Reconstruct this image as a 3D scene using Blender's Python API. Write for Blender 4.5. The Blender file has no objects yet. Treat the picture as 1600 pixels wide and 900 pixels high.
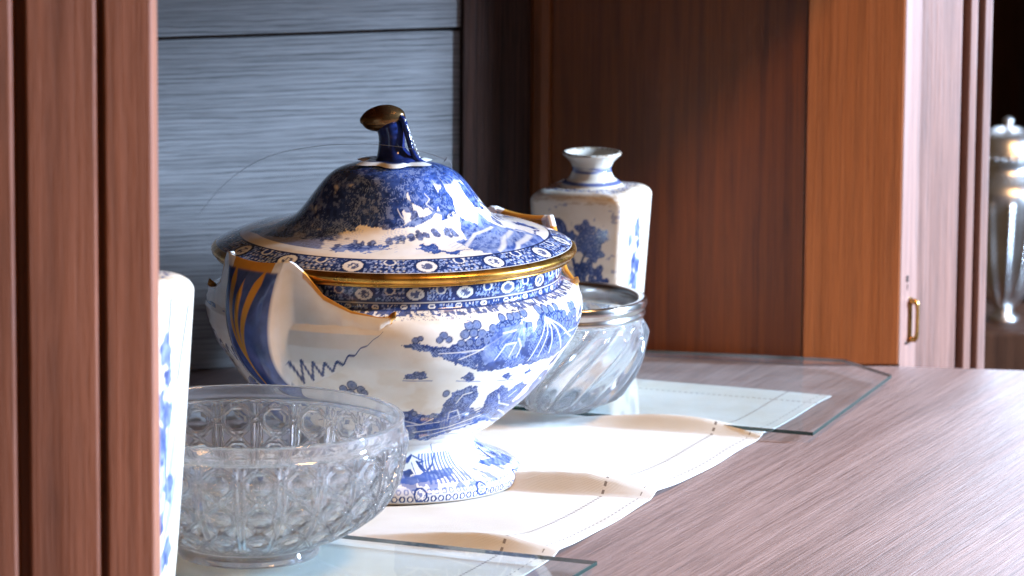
import bpy, math, random
import numpy as np
from mathutils import Matrix, Vector

# ------------------------------------------------------------------ camera, world, lights, exposure
S = bpy.context.scene
COL = S.collection
R = math.radians
cam_d = bpy.data.cameras.new('camera')
cam = bpy.data.objects.new('camera', cam_d); COL.objects.link(cam)
cam_d.sensor_width = 36.0
cam_d.lens = 7500 / 1600 * 36.0
cam_d.clip_start = 0.1; cam_d.clip_end = 60
cam.matrix_world = Matrix.Translation((0, 0, 0.70)) @ Matrix.Rotation(R(90 - 10.4), 4, 'X') @ Matrix.Rotation(R(0.4), 4, 'Z')
cam_d.dof.use_dof = True
cam_d.dof.focus_distance = 3.08
cam_d.dof.aperture_fstop = 12.0
S.camera = cam

W = bpy.data.worlds.new('World'); S.world = W; W.use_nodes = True
W.node_tree.nodes['Background'].inputs[0].default_value = (1.0, 0.72, 0.50, 1)
W.node_tree.nodes['Background'].inputs[1].default_value = 0.08

def area(name, loc, target, sx, sy, power, color):
    d = bpy.data.lights.new(name, 'AREA'); d.shape = 'RECTANGLE'; d.size = sx; d.size_y = sy
    d.energy = power; d.color = color
    o = bpy.data.objects.new(name, d); COL.objects.link(o)
    o.location = loc
    o.rotation_euler = (Vector(target) - Vector(loc)).to_track_quat('-Z', 'Y').to_euler()
    return o
# tall window of the room, far to the right of the cupboard: cool daylight raking along it
area('window_daylight', (3.4, 3.19, .95), (0.0, 3.30, 0.12), .26, .9, 690, (0.50, 0.70, 1.0))
# lamp added for the glare on the tabletop, beyond the cupboard's right end
area('added_glare_lamp', (1.0, 7.6, 1.75), (0.35, 3.3, 0.0), 1.6, 1.8, 125, (0.62, 0.76, 1.0))
# warm ceiling lamp of the room in front of the cupboard
area('room_lamp', (1.42, 1.90, 2.45), (0.0, 3.15, 0.1), 0.55, 0.55, 74, (1.0, 0.55, 0.22))

S.view_settings.view_transform = 'Standard'; S.view_settings.look = 'None'
S.view_settings.exposure = 0.0; S.view_settings.gamma = 1.0
S.render.engine = 'CYCLES'
S.cycles.use_denoising = True
S.cycles.max_bounces = 14; S.cycles.diffuse_bounces = 2; S.cycles.transmission_bounces = 12; S.cycles.transparent_max_bounces = 12
S.cycles.sample_clamp_indirect = 14.0
S.cycles.blur_glossy = 0.3

# ------------------------------------------------------------------ helpers
def nt(name):
    m = bpy.data.materials.new(name); m.use_nodes = True
    return m, m.node_tree, m.node_tree.nodes['Principled BSDF']

def wood(name, axis, dark, light, rough=0.42, scale=1.0, bump=0.25, pore=0.5, spec=0.4, rot=0.0, cath=0.0, cscale=60.0):
    """oak-like grain running along `axis` (0,1,2) of object space (turned by rot about Z)."""
    m, t, b = nt(name); N = t.nodes; L = t.links
    tc = N.new('ShaderNodeTexCoord'); mp0 = N.new('ShaderNodeMapping'); mp0.inputs['Rotation'].default_value = (0, 0, rot)
    L.new(tc.outputs['Object'], mp0.inputs[0])
    def mapped(sc_along, sc_across, off):
        mp = N.new('ShaderNodeMapping'); s = [sc_across * scale] * 3; s[axis] = sc_along * scale
        mp.inputs['Scale'].default_value = s; mp.inputs['Location'].default_value = (off, off * 1.7, off * .6)
        L.new(mp0.outputs[0], mp.inputs[0]); return mp.outputs[0]
    def noise(vec, sc, det, dist=0.0):
        n = N.new('ShaderNodeTexNoise'); n.inputs['Scale'].default_value = sc; n.inputs['Detail'].default_value = det
        n.inputs['Distortion'].default_value = dist; L.new(vec, n.inputs['Vector']); return n.outputs['Fac']
    big = noise(mapped(1.2, 9, 1.0), 1.5, 3, 0.6)
    mid = noise(mapped(2.5, 130, 3.0), 1.0, 5, 0.5)
    fin = noise(mapped(9, 620, 5.0), 1.0, 3, 0.5)
    por = noise(mapped(34, 1300, 9.0), 1.0, 2, 0.2)
    def ramp(f, a, c0, bb, c1):
        r = N.new('ShaderNodeValToRGB'); r.color_ramp.elements[0].position = a; r.color_ramp.elements[1].position = bb
        r.color_ramp.elements[0].color = (*c0, 1); r.color_ramp.elements[1].color = (*c1, 1); L.new(f, r.inputs[0]); return r.outputs[0]
    def mix(fac, a, c, mode='MIX'):
        x = N.new('ShaderNodeMix'); x.data_type = 'RGBA'; x.blend_type = mode
        if isinstance(fac, float): x.inputs[0].default_value = fac
        else: L.new(fac, x.inputs[0])
        L.new(a, x.inputs[6]); L.new(c, x.inputs[7]); return x.outputs[2]
    base = ramp(mid, .30, dark, .68, light)
    b2 = ramp(big, .3, tuple(c * .72 for c in dark), .7, tuple(min(1, c * 1.12) for c in light))
    c = mix(.45, base, b2)
    pr = ramp(fin, .36, (1 - pore,) * 3, .55, (1, 1, 1))
    c = mix(1.0, c, pr, 'MULTIPLY')
    pp = ramp(por, .38, (1 - pore * .8,) * 3, .48, (1, 1, 1))
    c = mix(1.0, c, pp, 'MULTIPLY')
    if cath:      # open grain lines, long and gently wandering
        wv = N.new('ShaderNodeTexWave'); wv.wave_type = 'BANDS'; wv.bands_direction = 'Z' if axis == 0 else 'X'
        wv.inputs['Scale'].default_value = 1.0; wv.inputs['Distortion'].default_value = 7.0; wv.inputs['Detail'].default_value = 4.0
        wv.inputs['Detail Scale'].default_value = .55; wv.inputs['Detail Roughness'].default_value = .62
        L.new(mapped(cscale * .16, cscale, 2.0), wv.inputs['Vector'])
        brk = noise(mapped(16, 90, 6.0), 1.0, 4, .3)
        ln = ramp(wv.outputs['Fac'], .05, (1 - cath,) * 3, .30, (1, 1, 1))
        bk = ramp(brk, .34, (0, 0, 0), .66, (1, 1, 1))
        c = mix(bk, c, mix(1.0, c, ln, 'MULTIPLY'))
    L.new(c, b.inputs['Base Color'])
    b.inputs['Roughness'].default_value = rough
    b.inputs['Specular IOR Level'].default_value = spec
    add = N.new('ShaderNodeMath'); add.operation = 'ADD'
    L.new(fin, add.inputs[0]); L.new(por, add.inputs[1])
    bp = N.new('ShaderNodeBump'); bp.inputs['Strength'].default_value = bump; bp.inputs['Distance'].default_value = .0012
    L.new(add.outputs[0], bp.inputs['Height']); L.new(bp.outputs[0], b.inputs['Normal'])
    rr = N.new('ShaderNodeMapRange'); rr.inputs['To Min'].default_value = rough - .1; rr.inputs['To Max'].default_value = rough + .14
    L.new(mid, rr.inputs['Value']); L.new(rr.outputs[0], b.inputs['Roughness'])
    return m

def plain(name, col, rough=.4, metal=0.0, spec=.5, noise_amt=0.0, nscale=80):
    m, t, b = nt(name)
    b.inputs['Base Color'].default_value = (*col, 1); b.inputs['Roughness'].default_value = rough
    b.inputs['Metallic'].default_value = metal; b.inputs['Specular IOR Level'].default_value = spec
    if noise_amt:
        N = t.nodes; L = t.links
        tc = N.new('ShaderNodeTexCoord'); n = N.new('ShaderNodeTexNoise'); n.inputs['Scale'].default_value = nscale; n.inputs['Detail'].default_value = 5
        L.new(tc.outputs['Object'], n.inputs['Vector'])
        r = N.new('ShaderNodeValToRGB'); r.color_ramp.elements[0].position = .3; r.color_ramp.elements[1].position = .7
        r.color_ramp.elements[0].color = (*[c * (1 - noise_amt) for c in col], 1); r.color_ramp.elements[1].color = (*col, 1)
        L.new(n.outputs['Fac'], r.inputs[0]); L.new(r.outputs[0], b.inputs['Base Color'])
        mr = N.new('ShaderNodeMapRange'); mr.inputs['To Min'].default_value = rough * .75; mr.inputs['To Max'].default_value = min(1, rough * 1.4)
        L.new(n.outputs['Fac'], mr.inputs['Value']); L.new(mr.outputs[0], b.inputs['Roughness'])
    return m

def glazed(name, rough=.07):
    """glazed pottery; its printed decoration is the point attribute `print`."""
    m, t, b = nt(name); N = t.nodes; L = t.links
    a = N.new('ShaderNodeAttribute'); a.attribute_name = 'print'
    tc = N.new('ShaderNodeTexCoord'); n = N.new('ShaderNodeTexNoise'); n.inputs['Scale'].default_value = 55; n.inputs['Detail'].default_value = 6
    L.new(tc.outputs['Object'], n.inputs['Vector'])
    r = N.new('ShaderNodeValToRGB'); r.color_ramp.elements[0].position = .3; r.color_ramp.elements[1].position = .62
    r.color_ramp.elements[0].color = (.90, .86, .80, 1); r.color_ramp.elements[1].color = (1, 1, 1, 1)
    L.new(n.outputs['Fac'], r.inputs[0])
    x = N.new('ShaderNodeMix'); x.data_type = 'RGBA'; x.blend_type = 'MULTIPLY'; x.inputs[0].default_value = 1
    L.new(a.outputs['Color'], x.inputs[6]); L.new(r.outputs[0], x.inputs[7]); L.new(x.outputs[2], b.inputs['Base Color'])
    b.inputs['Roughness'].default_value = rough; b.inputs['IOR'].default_value = 1.55
    bp = N.new('ShaderNodeBump'); bp.inputs['Strength'].default_value = .05; bp.inputs['Distance'].default_value = .002
    n2 = N.new('ShaderNodeTexNoise'); n2.inputs['Scale'].default_value = 120; L.new(tc.outputs['Object'], n2.inputs['Vector'])
    L.new(n2.outputs['Fac'], bp.inputs['Height']); L.new(bp.outputs[0], b.inputs['Normal'])
    return m

def crystal(name, tint=(1, 1, 1), clear=.28, rough=.015, ior=1.52, haze=.10):
    """old glass: refracting, partly seen straight through, whitened by haze in place of caught light."""
    m, t, b = nt(name); N = t.nodes; L = t.links; N.remove(b)
    g = N.new('ShaderNodeBsdfGlass'); g.inputs['Color'].default_value = (*tint, 1); g.inputs['Roughness'].default_value = rough; g.inputs['IOR'].default_value = ior
    tr = N.new('ShaderNodeBsdfTransparent'); tr.inputs[0].default_value = (*tint, 1)
    mx = N.new('ShaderNodeMixShader'); mx.inputs[0].default_value = clear
    L.new(g.outputs[0], mx.inputs[1]); L.new(tr.outputs[0], mx.inputs[2])
    di = N.new('ShaderNodeBsdfTranslucent'); di.inputs[0].default_value = (.9, .92, .95, 1); df = N.new('ShaderNodeBsdfDiffuse'); df.inputs[0].default_value = (.9, .92, .95, 1)
    m1 = N.new('ShaderNodeMixShader'); m1.inputs[0].default_value = .5; L.new(di.outputs[0], m1.inputs[1]); L.new(df.outputs[0], m1.inputs[2])
    m2 = N.new('ShaderNodeMixShader'); m2.inputs[0].default_value = haze; L.new(mx.outputs[0], m2.inputs[1]); L.new(m1.outputs[0], m2.inputs[2])  # pale haze whitens the glass in place of light its cuts would catch
    L.new(m2.outputs[0], N['Material Output'].inputs[0])
    return m

def thin_pane(name, tint, haze=.10):
    m, t, b = nt(name); N = t.nodes; L = t.links; N.remove(b)
    tr = N.new('ShaderNodeBsdfTransparent'); tr.inputs[0].default_value = (*tint, 1)
    gl = N.new('ShaderNodeBsdfGlossy'); gl.inputs['Roughness'].default_value = .03
    lw = N.new('ShaderNodeLayerWeight'); lw.inputs[0].default_value = .5; pw = N.new('ShaderNodeMath'); pw.operation = 'POWER'; pw.inputs[1].default_value = 5.0
    L.new(lw.outputs['Facing'], pw.inputs[0])
    fr = N.new('ShaderNodeMath'); fr.operation = 'MULTIPLY_ADD'; fr.inputs[1].default_value = .62; fr.inputs[2].default_value = .03; L.new(pw.outputs[0], fr.inputs[0])
    mx = N.new('ShaderNodeMixShader'); L.new(fr.outputs[0], mx.inputs[0]); L.new(tr.outputs[0], mx.inputs[1]); L.new(gl.outputs[0], mx.inputs[2])
    # settled dust, uneven
    df = N.new('ShaderNodeBsdfDiffuse'); df.inputs[0].default_value = (.80, .82, .84, 1)
    tc = N.new('ShaderNodeTexCoord'); n = N.new('ShaderNodeTexNoise'); n.inputs['Scale'].default_value = 26; n.inputs['Detail'].default_value = 8; L.new(tc.outputs['Object'], n.inputs['Vector'])
    mr = N.new('ShaderNodeMapRange'); mr.inputs['From Min'].default_value = .3; mr.inputs['From Max'].default_value = .7; mr.inputs['To Min'].default_value = haze * .4; mr.inputs['To Max'].default_value = haze * 1.6
    L.new(n.outputs['Fac'], mr.inputs['Value'])
    m2 = N.new('ShaderNodeMixShader'); L.new(mr.outputs[0], m2.inputs[0]); L.new(mx.outputs[0], m2.inputs[1]); L.new(df.outputs[0], m2.inputs[2])
    L.new(m2.outputs[0], N['Material Output'].inputs[0])
    return m

def link(o, parent=None):
    COL.objects.link(o)
    if parent is not None: o.parent = parent
    return o
def tag(o, label=None, cat=None, group=None, kind=None):
    if label: o['label'] = label
    if cat: o['category'] = cat
    if group: o['group'] = group
    if kind: o['kind'] = kind
    return o
def thing(name, loc, label, cat, rz=0.0, group=None):
    o = bpy.data.objects.new(name, None); o.empty_display_size = .02
    COL.objects.link(o); o.location = loc; o.rotation_euler = (0, 0, rz)
    return tag(o, label, cat, group)

def mesh_obj(name, V, Fq, mat, parent=None, smooth=True, bevel=0.0, normals=None, col=None, uv=None):
    me = bpy.data.meshes.new(name)
    V = np.asarray(V, np.float32)
    if isinstance(Fq, np.ndarray):
        n = len(Fq); me.vertices.add(len(V)); me.vertices.foreach_set('co', V.ravel())
        me.loops.add(n * 4); me.loops.foreach_set('vertex_index', Fq.astype(np.int32).ravel())
        me.polygons.add(n); me.polygons.foreach_set('loop_start', np.arange(n, dtype=np.int32) * 4)
        me.update(calc_edges=True)
    else:
        me.from_pydata([tuple(map(float, v)) for v in V], [], [tuple(f) for f in Fq]); me.update()
    me.validate()
    if smooth: me.polygons.foreach_set('use_smooth', np.ones(len(me.polygons), bool))
    if col is not None:
        a = me.color_attributes.new('print', 'FLOAT_COLOR', 'POINT')
        c = np.ones((len(V), 4), np.float32); c[:, :3] = col; a.data.foreach_set('color', c.ravel())
    if uv is not None:
        u = me.uv_layers.new(name='UVMap'); li = np.zeros(len(me.loops), np.int32); me.loops.foreach_get('vertex_index', li)
        u.data.foreach_set('uv', np.asarray(uv, np.float32)[li].ravel())
    if normals is not None:
        me.normals_split_custom_set_from_vertices([tuple(x) for x in np.asarray(normals, float)])
    me.materials.append(mat)
    o = bpy.data.objects.new(name, me); link(o, parent)
    if bevel:
        b = o.modifiers.new('bevel', 'BEVEL'); b.width = bevel; b.segments = 2; b.limit_method = 'ANGLE'; b.angle_limit = R(40)
    return o

def grid_faces(m, n, wrap):
    """rows m, columns n -> quads, columns wrap if wrap."""
    i = np.arange(m - 1)[:, None]; j = np.arange(n if wrap else n - 1)[None, :]
    j2 = (j + 1) % n
    return np.stack([i * n + j, i * n + j2, (i + 1) * n + j2, (i + 1) * n + j], -1).reshape(-1, 4)

def grid_normals(P, wrap):
    if wrap:
        du = np.roll(P, -1, 1) - np.roll(P, 1, 1)
    else:
        du = np.gradient(P, axis=1)
    dv = np.gradient(P, axis=0)
    n = np.cross(du, dv); l = np.linalg.norm(n, axis=-1, keepdims=True); return n / np.maximum(l, 1e-12)

def grid_part(name, P, mat, parent, wrap=True, rows=None, col=None, flip=False, nrm=None, uv=None):
    m0, m1 = rows if rows else (0, P.shape[0])
    Q = P[m0:m1]; m, n = Q.shape[:2]
    F = grid_faces(m, n, wrap)
    N = grid_normals(P, wrap) if nrm is None else nrm
    if flip: F = F[:, ::-1]; N = -N
    return mesh_obj(name, Q.reshape(-1, 3), F, mat, parent, normals=N[m0:m1].reshape(-1, 3),
                    col=None if col is None else col[m0:m1].reshape(-1, 3), uv=None if uv is None else uv[m0:m1].reshape(-1, 2))

def revolve(prof, th):
    pr = np.asarray(prof, float)
    return np.stack([pr[:, :1] * np.sin(th)[None], -pr[:, :1] * np.cos(th)[None], np.repeat(pr[:, 1:2], len(th), 1)], -1)

def smooth_profile(pts, step, sub=12):
    """Catmull-Rom through pts, resampled evenly."""
    p = np.asarray(pts, float); q = np.vstack([2 * p[0] - p[1], p, 2 * p[-1] - p[-2]]); out = []
    for i in range(1, len(q) - 2):
        t = np.linspace(0, 1, sub, endpoint=False)[:, None]
        a, b, c, d = q[i - 1], q[i], q[i + 1], q[i + 2]
        out.append(.5 * (2 * b + (c - a) * t + (2 * a - 5 * b + 4 * c - d) * t ** 2 + (3 * b - a - 3 * c + d) * t ** 3))
    o = np.vstack(out + [p[-1:]])
    s = np.r_[0, np.cumsum(np.linalg.norm(np.diff(o, axis=0), axis=1))]
    u = np.linspace(0, s[-1], max(8, int(s[-1] / step)))
    return np.stack([np.interp(u, s, o[:, k]) for k in range(o.shape[1])], -1)

def tube(name, pts, rad, mat, parent, seg=12, step=None, caps=True):
    if np.ndim(rad) and len(rad) == len(pts) and len(pts) > 2:
        p = smooth_profile(np.c_[np.asarray(pts, float), np.asarray(rad, float)], step or .002); rad = np.maximum(p[:, 3], 1e-5); p = p[:, :3]
    else:
        p = smooth_profile(pts, step or .002) if len(pts) > 2 else np.asarray(pts, float)
    rad = np.interp(np.linspace(0, 1, len(p)), np.linspace(0, 1, len(np.atleast_1d(rad))), np.atleast_1d(rad)) if np.ndim(rad) else np.full(len(p), rad)
    t = np.gradient(p, axis=0); t /= np.linalg.norm(t, axis=1, keepdims=True)
    up = np.array([0, 0, 1.]) if abs(t[0, 2]) < .9 else np.array([1., 0, 0])
    ring = []
    a = np.cross(t[0], up); a /= np.linalg.norm(a)
    for i in range(len(p)):
        a = a - t[i] * np.dot(a, t[i]); a /= np.linalg.norm(a); b = np.cross(t[i], a)
        w = np.linspace(0, 2 * np.pi, seg, endpoint=False)
        ring.append(p[i] + rad[i] * (np.cos(w)[:, None] * a + np.sin(w)[:, None] * b))
    P = np.array(ring)
    if caps:
        P = np.concatenate([np.repeat(P[:1].mean(1, keepdims=True), seg, 1), P, np.repeat(P[-1:].mean(1, keepdims=True), seg, 1)])
    m, n = P.shape[:2]
    return mesh_obj(name, P.reshape(-1, 3), grid_faces(m, n, True), mat, parent)

def prism(name, poly, z0, z1, mat, parent=None, bevel=0.0):
    """vertical prism over a plan polygon (counter-clockwise)."""
    a = sum(poly[i][0] * poly[(i + 1) % len(poly)][1] - poly[(i + 1) % len(poly)][0] * poly[i][1] for i in range(len(poly)))
    if a < 0: poly = poly[::-1]
    n = len(poly)
    V = [(x, y, z0) for x, y in poly] + [(x, y, z1) for x, y in poly]
    F = [tuple(range(n))[::-1], tuple(range(n, 2 * n))] + [(i, (i + 1) % n, n + (i + 1) % n, n + i) for i in range(n)]
    return mesh_obj(name, V, F, mat, parent, smooth=False, bevel=bevel)

def vnoise(x, y, seed=0):
    xi = np.floor(x).astype(np.int64); yi = np.floor(y).astype(np.int64); fx = x - xi; fy = y - yi
    fx = fx * fx * (3 - 2 * fx); fy = fy * fy * (3 - 2 * fy)
    def h(a, b):
        n = (a * 374761393 + b * 668265263 + seed * 974711) & 0x7fffffff
        n = ((n ^ (n >> 13)) * 1274126177) & 0x7fffffff
        return ((n ^ (n >> 16)) & 0xffff) / 65535.0
    return (h(xi, yi) * (1 - fx) + h(xi + 1, yi) * fx) * (1 - fy) + (h(xi, yi + 1) * (1 - fx) + h(xi + 1, yi + 1) * fx) * fy
def fbm(x, y, seed=0, o=4):
    s = 0; a = .5
    for k in range(o): s = s + a * vnoise(x * 2 ** k, y * 2 ** k, seed + k); a *= .5
    return s

NAVY = np.array((.014, .030, .105)); BLUE = np.array((.042, .088, .30)); PALE = np.array((.29, .37, .60)); CREAM = np.array((.82, .79, .73))
GOLDP = np.array((.55, .27, .05))
class Canvas:
    """paint on a regular surface grid; X, Y are its surface coordinates."""
    def __init__(s, X, Y, base=CREAM, NX=None, NY=None):
        s.X, s.Y = X, Y; s.NX = X if NX is None else NX; s.NY = Y if NY is None else NY; s.C = np.empty(X.shape + (3,)); s.C[:] = base
    def put(s, mask, col):
        mask = np.clip(np.asarray(mask, float), 0, 1); k = mask > 0
        m = mask[k][:, None]; s.C[k] = s.C[k] * (1 - m) + np.asarray(col) * m
    def poly_mask(s, pts, warp=0.0, seed=1, sc=.12):
        p = np.asarray(pts, float)
        bb = (s.X > p[:, 0].min() - 12) & (s.X < p[:, 0].max() + 12) & (s.Y > p[:, 1].min() - 12) & (s.Y < p[:, 1].max() + 12)
        M = np.zeros(s.X.shape); x, y = s.X[bb], s.Y[bb]
        if warp:
            u, v = s.NX[bb], s.NY[bb]; x, y = x + warp * (fbm(u * sc, v * sc, seed) - .47) * 2, y + warp * (fbm(u * sc + 31, v * sc, seed + 9) - .47) * 2
        ins = np.zeros(x.shape, bool)
        for i in range(len(p)):
            (x0, y0), (x1, y1) = p[i], p[(i + 1) % len(p)]
            if y0 == y1: continue
            ins ^= ((y0 > y) != (y1 > y)) & (x < (x1 - x0) * (y - y0) / (y1 - y0) + x0)
        M[bb] = ins; return M
    def line_mask(s, pts, w):
        p = np.asarray(pts, float)
        bb = (s.X > p[:, 0].min() - 8) & (s.X < p[:, 0].max() + 8) & (s.Y > p[:, 1].min() - 8) & (s.Y < p[:, 1].max() + 8)
        M = np.zeros(s.X.shape); x, y = s.X[bb], s.Y[bb]; d = np.full(x.shape, 1e9)
        for a, b in zip(p[:-1], p[1:]):
            ab = b - a; t = np.clip(((x - a[0]) * ab[0] + (y - a[1]) * ab[1]) / max(ab @ ab, 1e-9), 0, 1)
            d = np.minimum(d, np.hypot(x - a[0] - t * ab[0], y - a[1] - t * ab[1]))
        M[bb] = np.clip((w - d) / .9 + .5, 0, 1); return M
    def circ(s, x, y, r, xs=1.0):
        return np.hypot((s.X - x) / xs, s.Y - y) - r
    def tone(s, mask, seed=3, lo=NAVY, hi=BLUE, sc=.22):
        mask = np.clip(np.asarray(mask, float), 0, 1); k = mask > 0
        n = np.clip(fbm(s.NX[k] * sc, s.NY[k] * sc, seed) * 2.2 - .6, 0, 1)[:, None]
        c = lo * (1 - n) + hi * n; m = mask[k][:, None]; s.C[k] = s.C[k] * (1 - m) + c * m

# ------------------------------------------------------------------ cupboard (the setting it all stands in)
CX = 24.0  # cupboard's front runs this many degrees off the depth axis
CO = Vector((0.0, 3.15, -0.04))
m_back = wood('grey_oak', 0, (.175, .163, .160), (.265, .250, .245), rough=.55, bump=.5, pore=.25, spec=.5, cath=.58, cscale=84.0)
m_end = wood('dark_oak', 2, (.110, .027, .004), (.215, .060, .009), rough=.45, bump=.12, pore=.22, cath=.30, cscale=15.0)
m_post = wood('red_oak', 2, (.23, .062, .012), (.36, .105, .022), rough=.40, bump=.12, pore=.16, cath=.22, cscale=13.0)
m_stile = wood('waxed_oak', 2, (.19, .080, .048), (.32, .15, .098), rough=.44, bump=.15, pore=.22, spec=1.0, cath=.2, cscale=14.0)
m_front = wood('front_oak', 2, (.19, .062, .027), (.33, .118, .056), rough=.46, bump=.2, pore=.16, spec=.6, cath=.25, cscale=11.0)
m_top = wood('top_oak', 1, (.265, .178, .155), (.42, .300, .270), rough=.47, bump=.28, pore=.22, spec=.6, rot=R(CX), cath=.26, cscale=40.0)
m_dark = wood('deep_brown_oak', 2, (.05, .018, .008), (.10, .040, .018), rough=.6, spec=.15)  # dark brown wood of the room panelling, panel backing and urn stand
m_stile_shade = wood('shaded_oak', 2, (.034, .011, .005), (.065, .022, .010), rough=.5, spec=.2)  # near-black tone holds the shade over the panel's right end
cupboard = thing('oak_cupboard', CO, 'open oak cupboard recess with wooden top, back panel and fluted front posts', 'cupboard')
def cup(o): o.location = -CO; return o
top_poly = [(-.9, 3.56), (.03, 3.56), (.2157, 3.512), (.2877, 3.5045), (.3803, 3.492), (.62, 3.46), (.62, 2.2), (-.9, 2.2)]
cup(prism('tabletop', top_poly, -.032, 0, m_top, cupboard, bevel=.002))
def box(name, x0, x1, y0, y1, z0, z1, mat, parent, bevel=.0):
    return prism(name, [(x0, y0), (x1, y0), (x1, y1), (x0, y1)], z0, z1, mat, parent, bevel)
PA = R(18.0)                                # the back panel is turned a little towards the window
def slab(name, x0, x1, y0, y1, z0, z1, mat, parent, bevel=0.0):
    o = box(name, x0, x1, y0, y1, z0, z1, mat, parent, bevel); return o
bp = box('back_panel', -.9, .006, .008, .022, .001, .41, m_dark, cupboard)
bp.location = Vector((.0235, 3.548, 0)) - CO; bp.rotation_euler = (0, 0, PA)
box('panel_shade_stile', -.0655, -.002, -.0035, .0078, .001, .41, m_stile_shade, bp, .0010)  # stile whose dark colour carries the shade at the panel's right end
box('plank', -.9, -.0660, 0, .0078, .001, .2462, m_back, bp, .0012)
box('plank', -.9, -.0660, -.0012, .0078, .2486, .41, m_back, bp, .0012)
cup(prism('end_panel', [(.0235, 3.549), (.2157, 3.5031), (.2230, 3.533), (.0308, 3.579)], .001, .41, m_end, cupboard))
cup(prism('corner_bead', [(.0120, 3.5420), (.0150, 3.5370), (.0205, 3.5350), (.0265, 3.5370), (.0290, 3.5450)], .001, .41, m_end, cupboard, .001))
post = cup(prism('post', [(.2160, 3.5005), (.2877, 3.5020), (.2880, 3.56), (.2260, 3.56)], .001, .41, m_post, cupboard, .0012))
# fluted stile outside the end of the top
d = Vector((.9, .436)); nn = Vector((-.436, .9))  # along the face, into the wood
pl = [(.2882, 3.5040), (.3018, 3.522)]
p0 = Vector(pl[-1])
for a, dep in [(.0345, 0), (.0352, .014), (.0408, .014), (.0415, 0), (.0480, 0), (.0487, .014), (.0530, .014), (.0537, 0), (.0605, 0)]:
    q = p0 + d * a + nn * dep; pl.append((q.x, q.y))
pl += [(.352, 3.60), (.2882, 3.60)]
stile = cup(prism('fluted_stile', pl, -.4, .41, m_stile, cupboard, .0008))
# left front post, near the viewer
pl = [(-.1905, 2.538)]
for x, dep in [(-.1920, 0), (-.2165, 0), (-.2172, .007), (-.2203, .007), (-.2210, 0), (-.2565, 0), (-.2572, .010), (-.2632, .010), (-.2639, 0), (-.36, 0)]:
    pl.append((x, 2.527 + (x + .187) * .33 + dep))
pl += [(-.36, 2.58), (-.1930, 2.58)]
cup(prism('front_post', pl, .001, .45, m_front, cupboard, .0012))
cup(prism('canopy', [(.2877, 3.502), (-.165, 2.53), (-.9, 2.53), (-.9, 3.575), (.03, 3.579), (.226, 3.575)], .4105, .44, m_end, cupboard, .002))
fl0, fl1 = Vector((.2870, 3.4985)), Vector((.0560, 3.0010)); fo = Vector((-.0136, .0063))
cup(prism('shade_board', [tuple(fl0), tuple(fl1), tuple(fl1 + fo), tuple(fl0 + fo)], .3400, .4103, m_end, cupboard, .002))  # out-of-view board added to shade the top of the back panel
# brass pull and its nails on the stile edge
m_brass = plain('brass', (.62, .36, .11), .22, 1.0, noise_amt=.35, nscale=150)
m_iron = plain('iron', (.03, .028, .027), .5, .6)
fd = Vector((.603, .798, 0)); fn = Vector((.798, -.603, 0))   # along / out of the pale arris
def on_arris(a, out, z): q = Vector((.2882, 3.504, 0)) + fd * a + fn * out; return (q.x, q.y, z)
zt, zb = .0465, .0190
prism('catch_plate', [on_arris(.0118, .0002, 0)[:2], on_arris(.0160, .0002, 0)[:2], on_arris(.0160, .0010, 0)[:2], on_arris(.0118, .0010, 0)[:2]], zb - .0035, zt + .0035, m_brass, stile, .0003)
for z_ in (zb - .0022, zt + .0022): tube('screw', [on_arris(.0139, .0008, z_), on_arris(.0139, .0016, z_)], .0008, m_iron, stile)
h = cup(tube('pull_handle', [on_arris(.0135, .000, zt), on_arris(.0145, .0045, zt + .0006), on_arris(.0155, .0055, zt - .004), on_arris(.0155, .0056, (zt + zb) / 2), on_arris(.0155, .0055, zb + .004), on_arris(.0145, .0045, zb - .0006), on_arris(.0135, .000, zb)], [.0021, .0022, .0016, .0015, .0016, .0022, .0021], m_brass, stile)); h.location = (0, 0, 0)
for z in (.0635, .0660, .0160):
    tube('nail', [on_arris(.009, -.001, z), on_arris(.009, .0009, z)], .0011, m_iron, stile)
tube('scratch', [on_arris(.0095, -.0003, .0615), on_arris(.0096, .0002, .0585), on_arris(.0094, -.0003, .0555)], .0004, m_iron, stile, seg=6)

# room behind the cupboard's end
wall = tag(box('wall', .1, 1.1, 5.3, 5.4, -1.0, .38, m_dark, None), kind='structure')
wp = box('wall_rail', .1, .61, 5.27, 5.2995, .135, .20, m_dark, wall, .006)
box('wall_light_block', .62, .66, 4.80, 5.2695, -1.0, .38, m_dark, wall)  # unseen piece added to keep the daylight off the wall
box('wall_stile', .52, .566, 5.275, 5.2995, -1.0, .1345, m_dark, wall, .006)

# ------------------------------------------------------------------ cloth runner
m_linen, t, b = nt('linen'); N = t.nodes; L = t.links
uvn = N.new('ShaderNodeUVMap'); sep = N.new('ShaderNodeSeparateXYZ'); L.new(uvn.outputs[0], sep.inputs[0])
def mth(op, a, c=None, e=None):
    n = N.new('ShaderNodeMath'); n.operation = op
    for k, v in enumerate((a, c, e)):
        if v is None: continue
        if isinstance(v, (int, float)): n.inputs[k].default_value = v
        else: L.new(v, n.inputs[k])
    return n.outputs[0]
def dashes(dist, along, at, width, freq, duty):
    d_ = mth('LESS_THAN', mth('ABSOLUTE', mth('SUBTRACT', dist, at)), width)
    f_ = mth('LESS_THAN', mth('FRACT', mth('MULTIPLY', along, freq)), duty)
    return mth('MULTIPLY', d_, f_)
U, V_ = sep.outputs[0], sep.outputs[1]       # U: metres from the right hem, V: metres from the far hem
st = mth('MAXIMUM', dashes(U, V_, .0335, .0009, 230, .55), dashes(U, V_, .0082, .0004, 150, .5))
st = mth('MAXIMUM', st, dashes(V_, U, .030, .0009, 230, .55))
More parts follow.
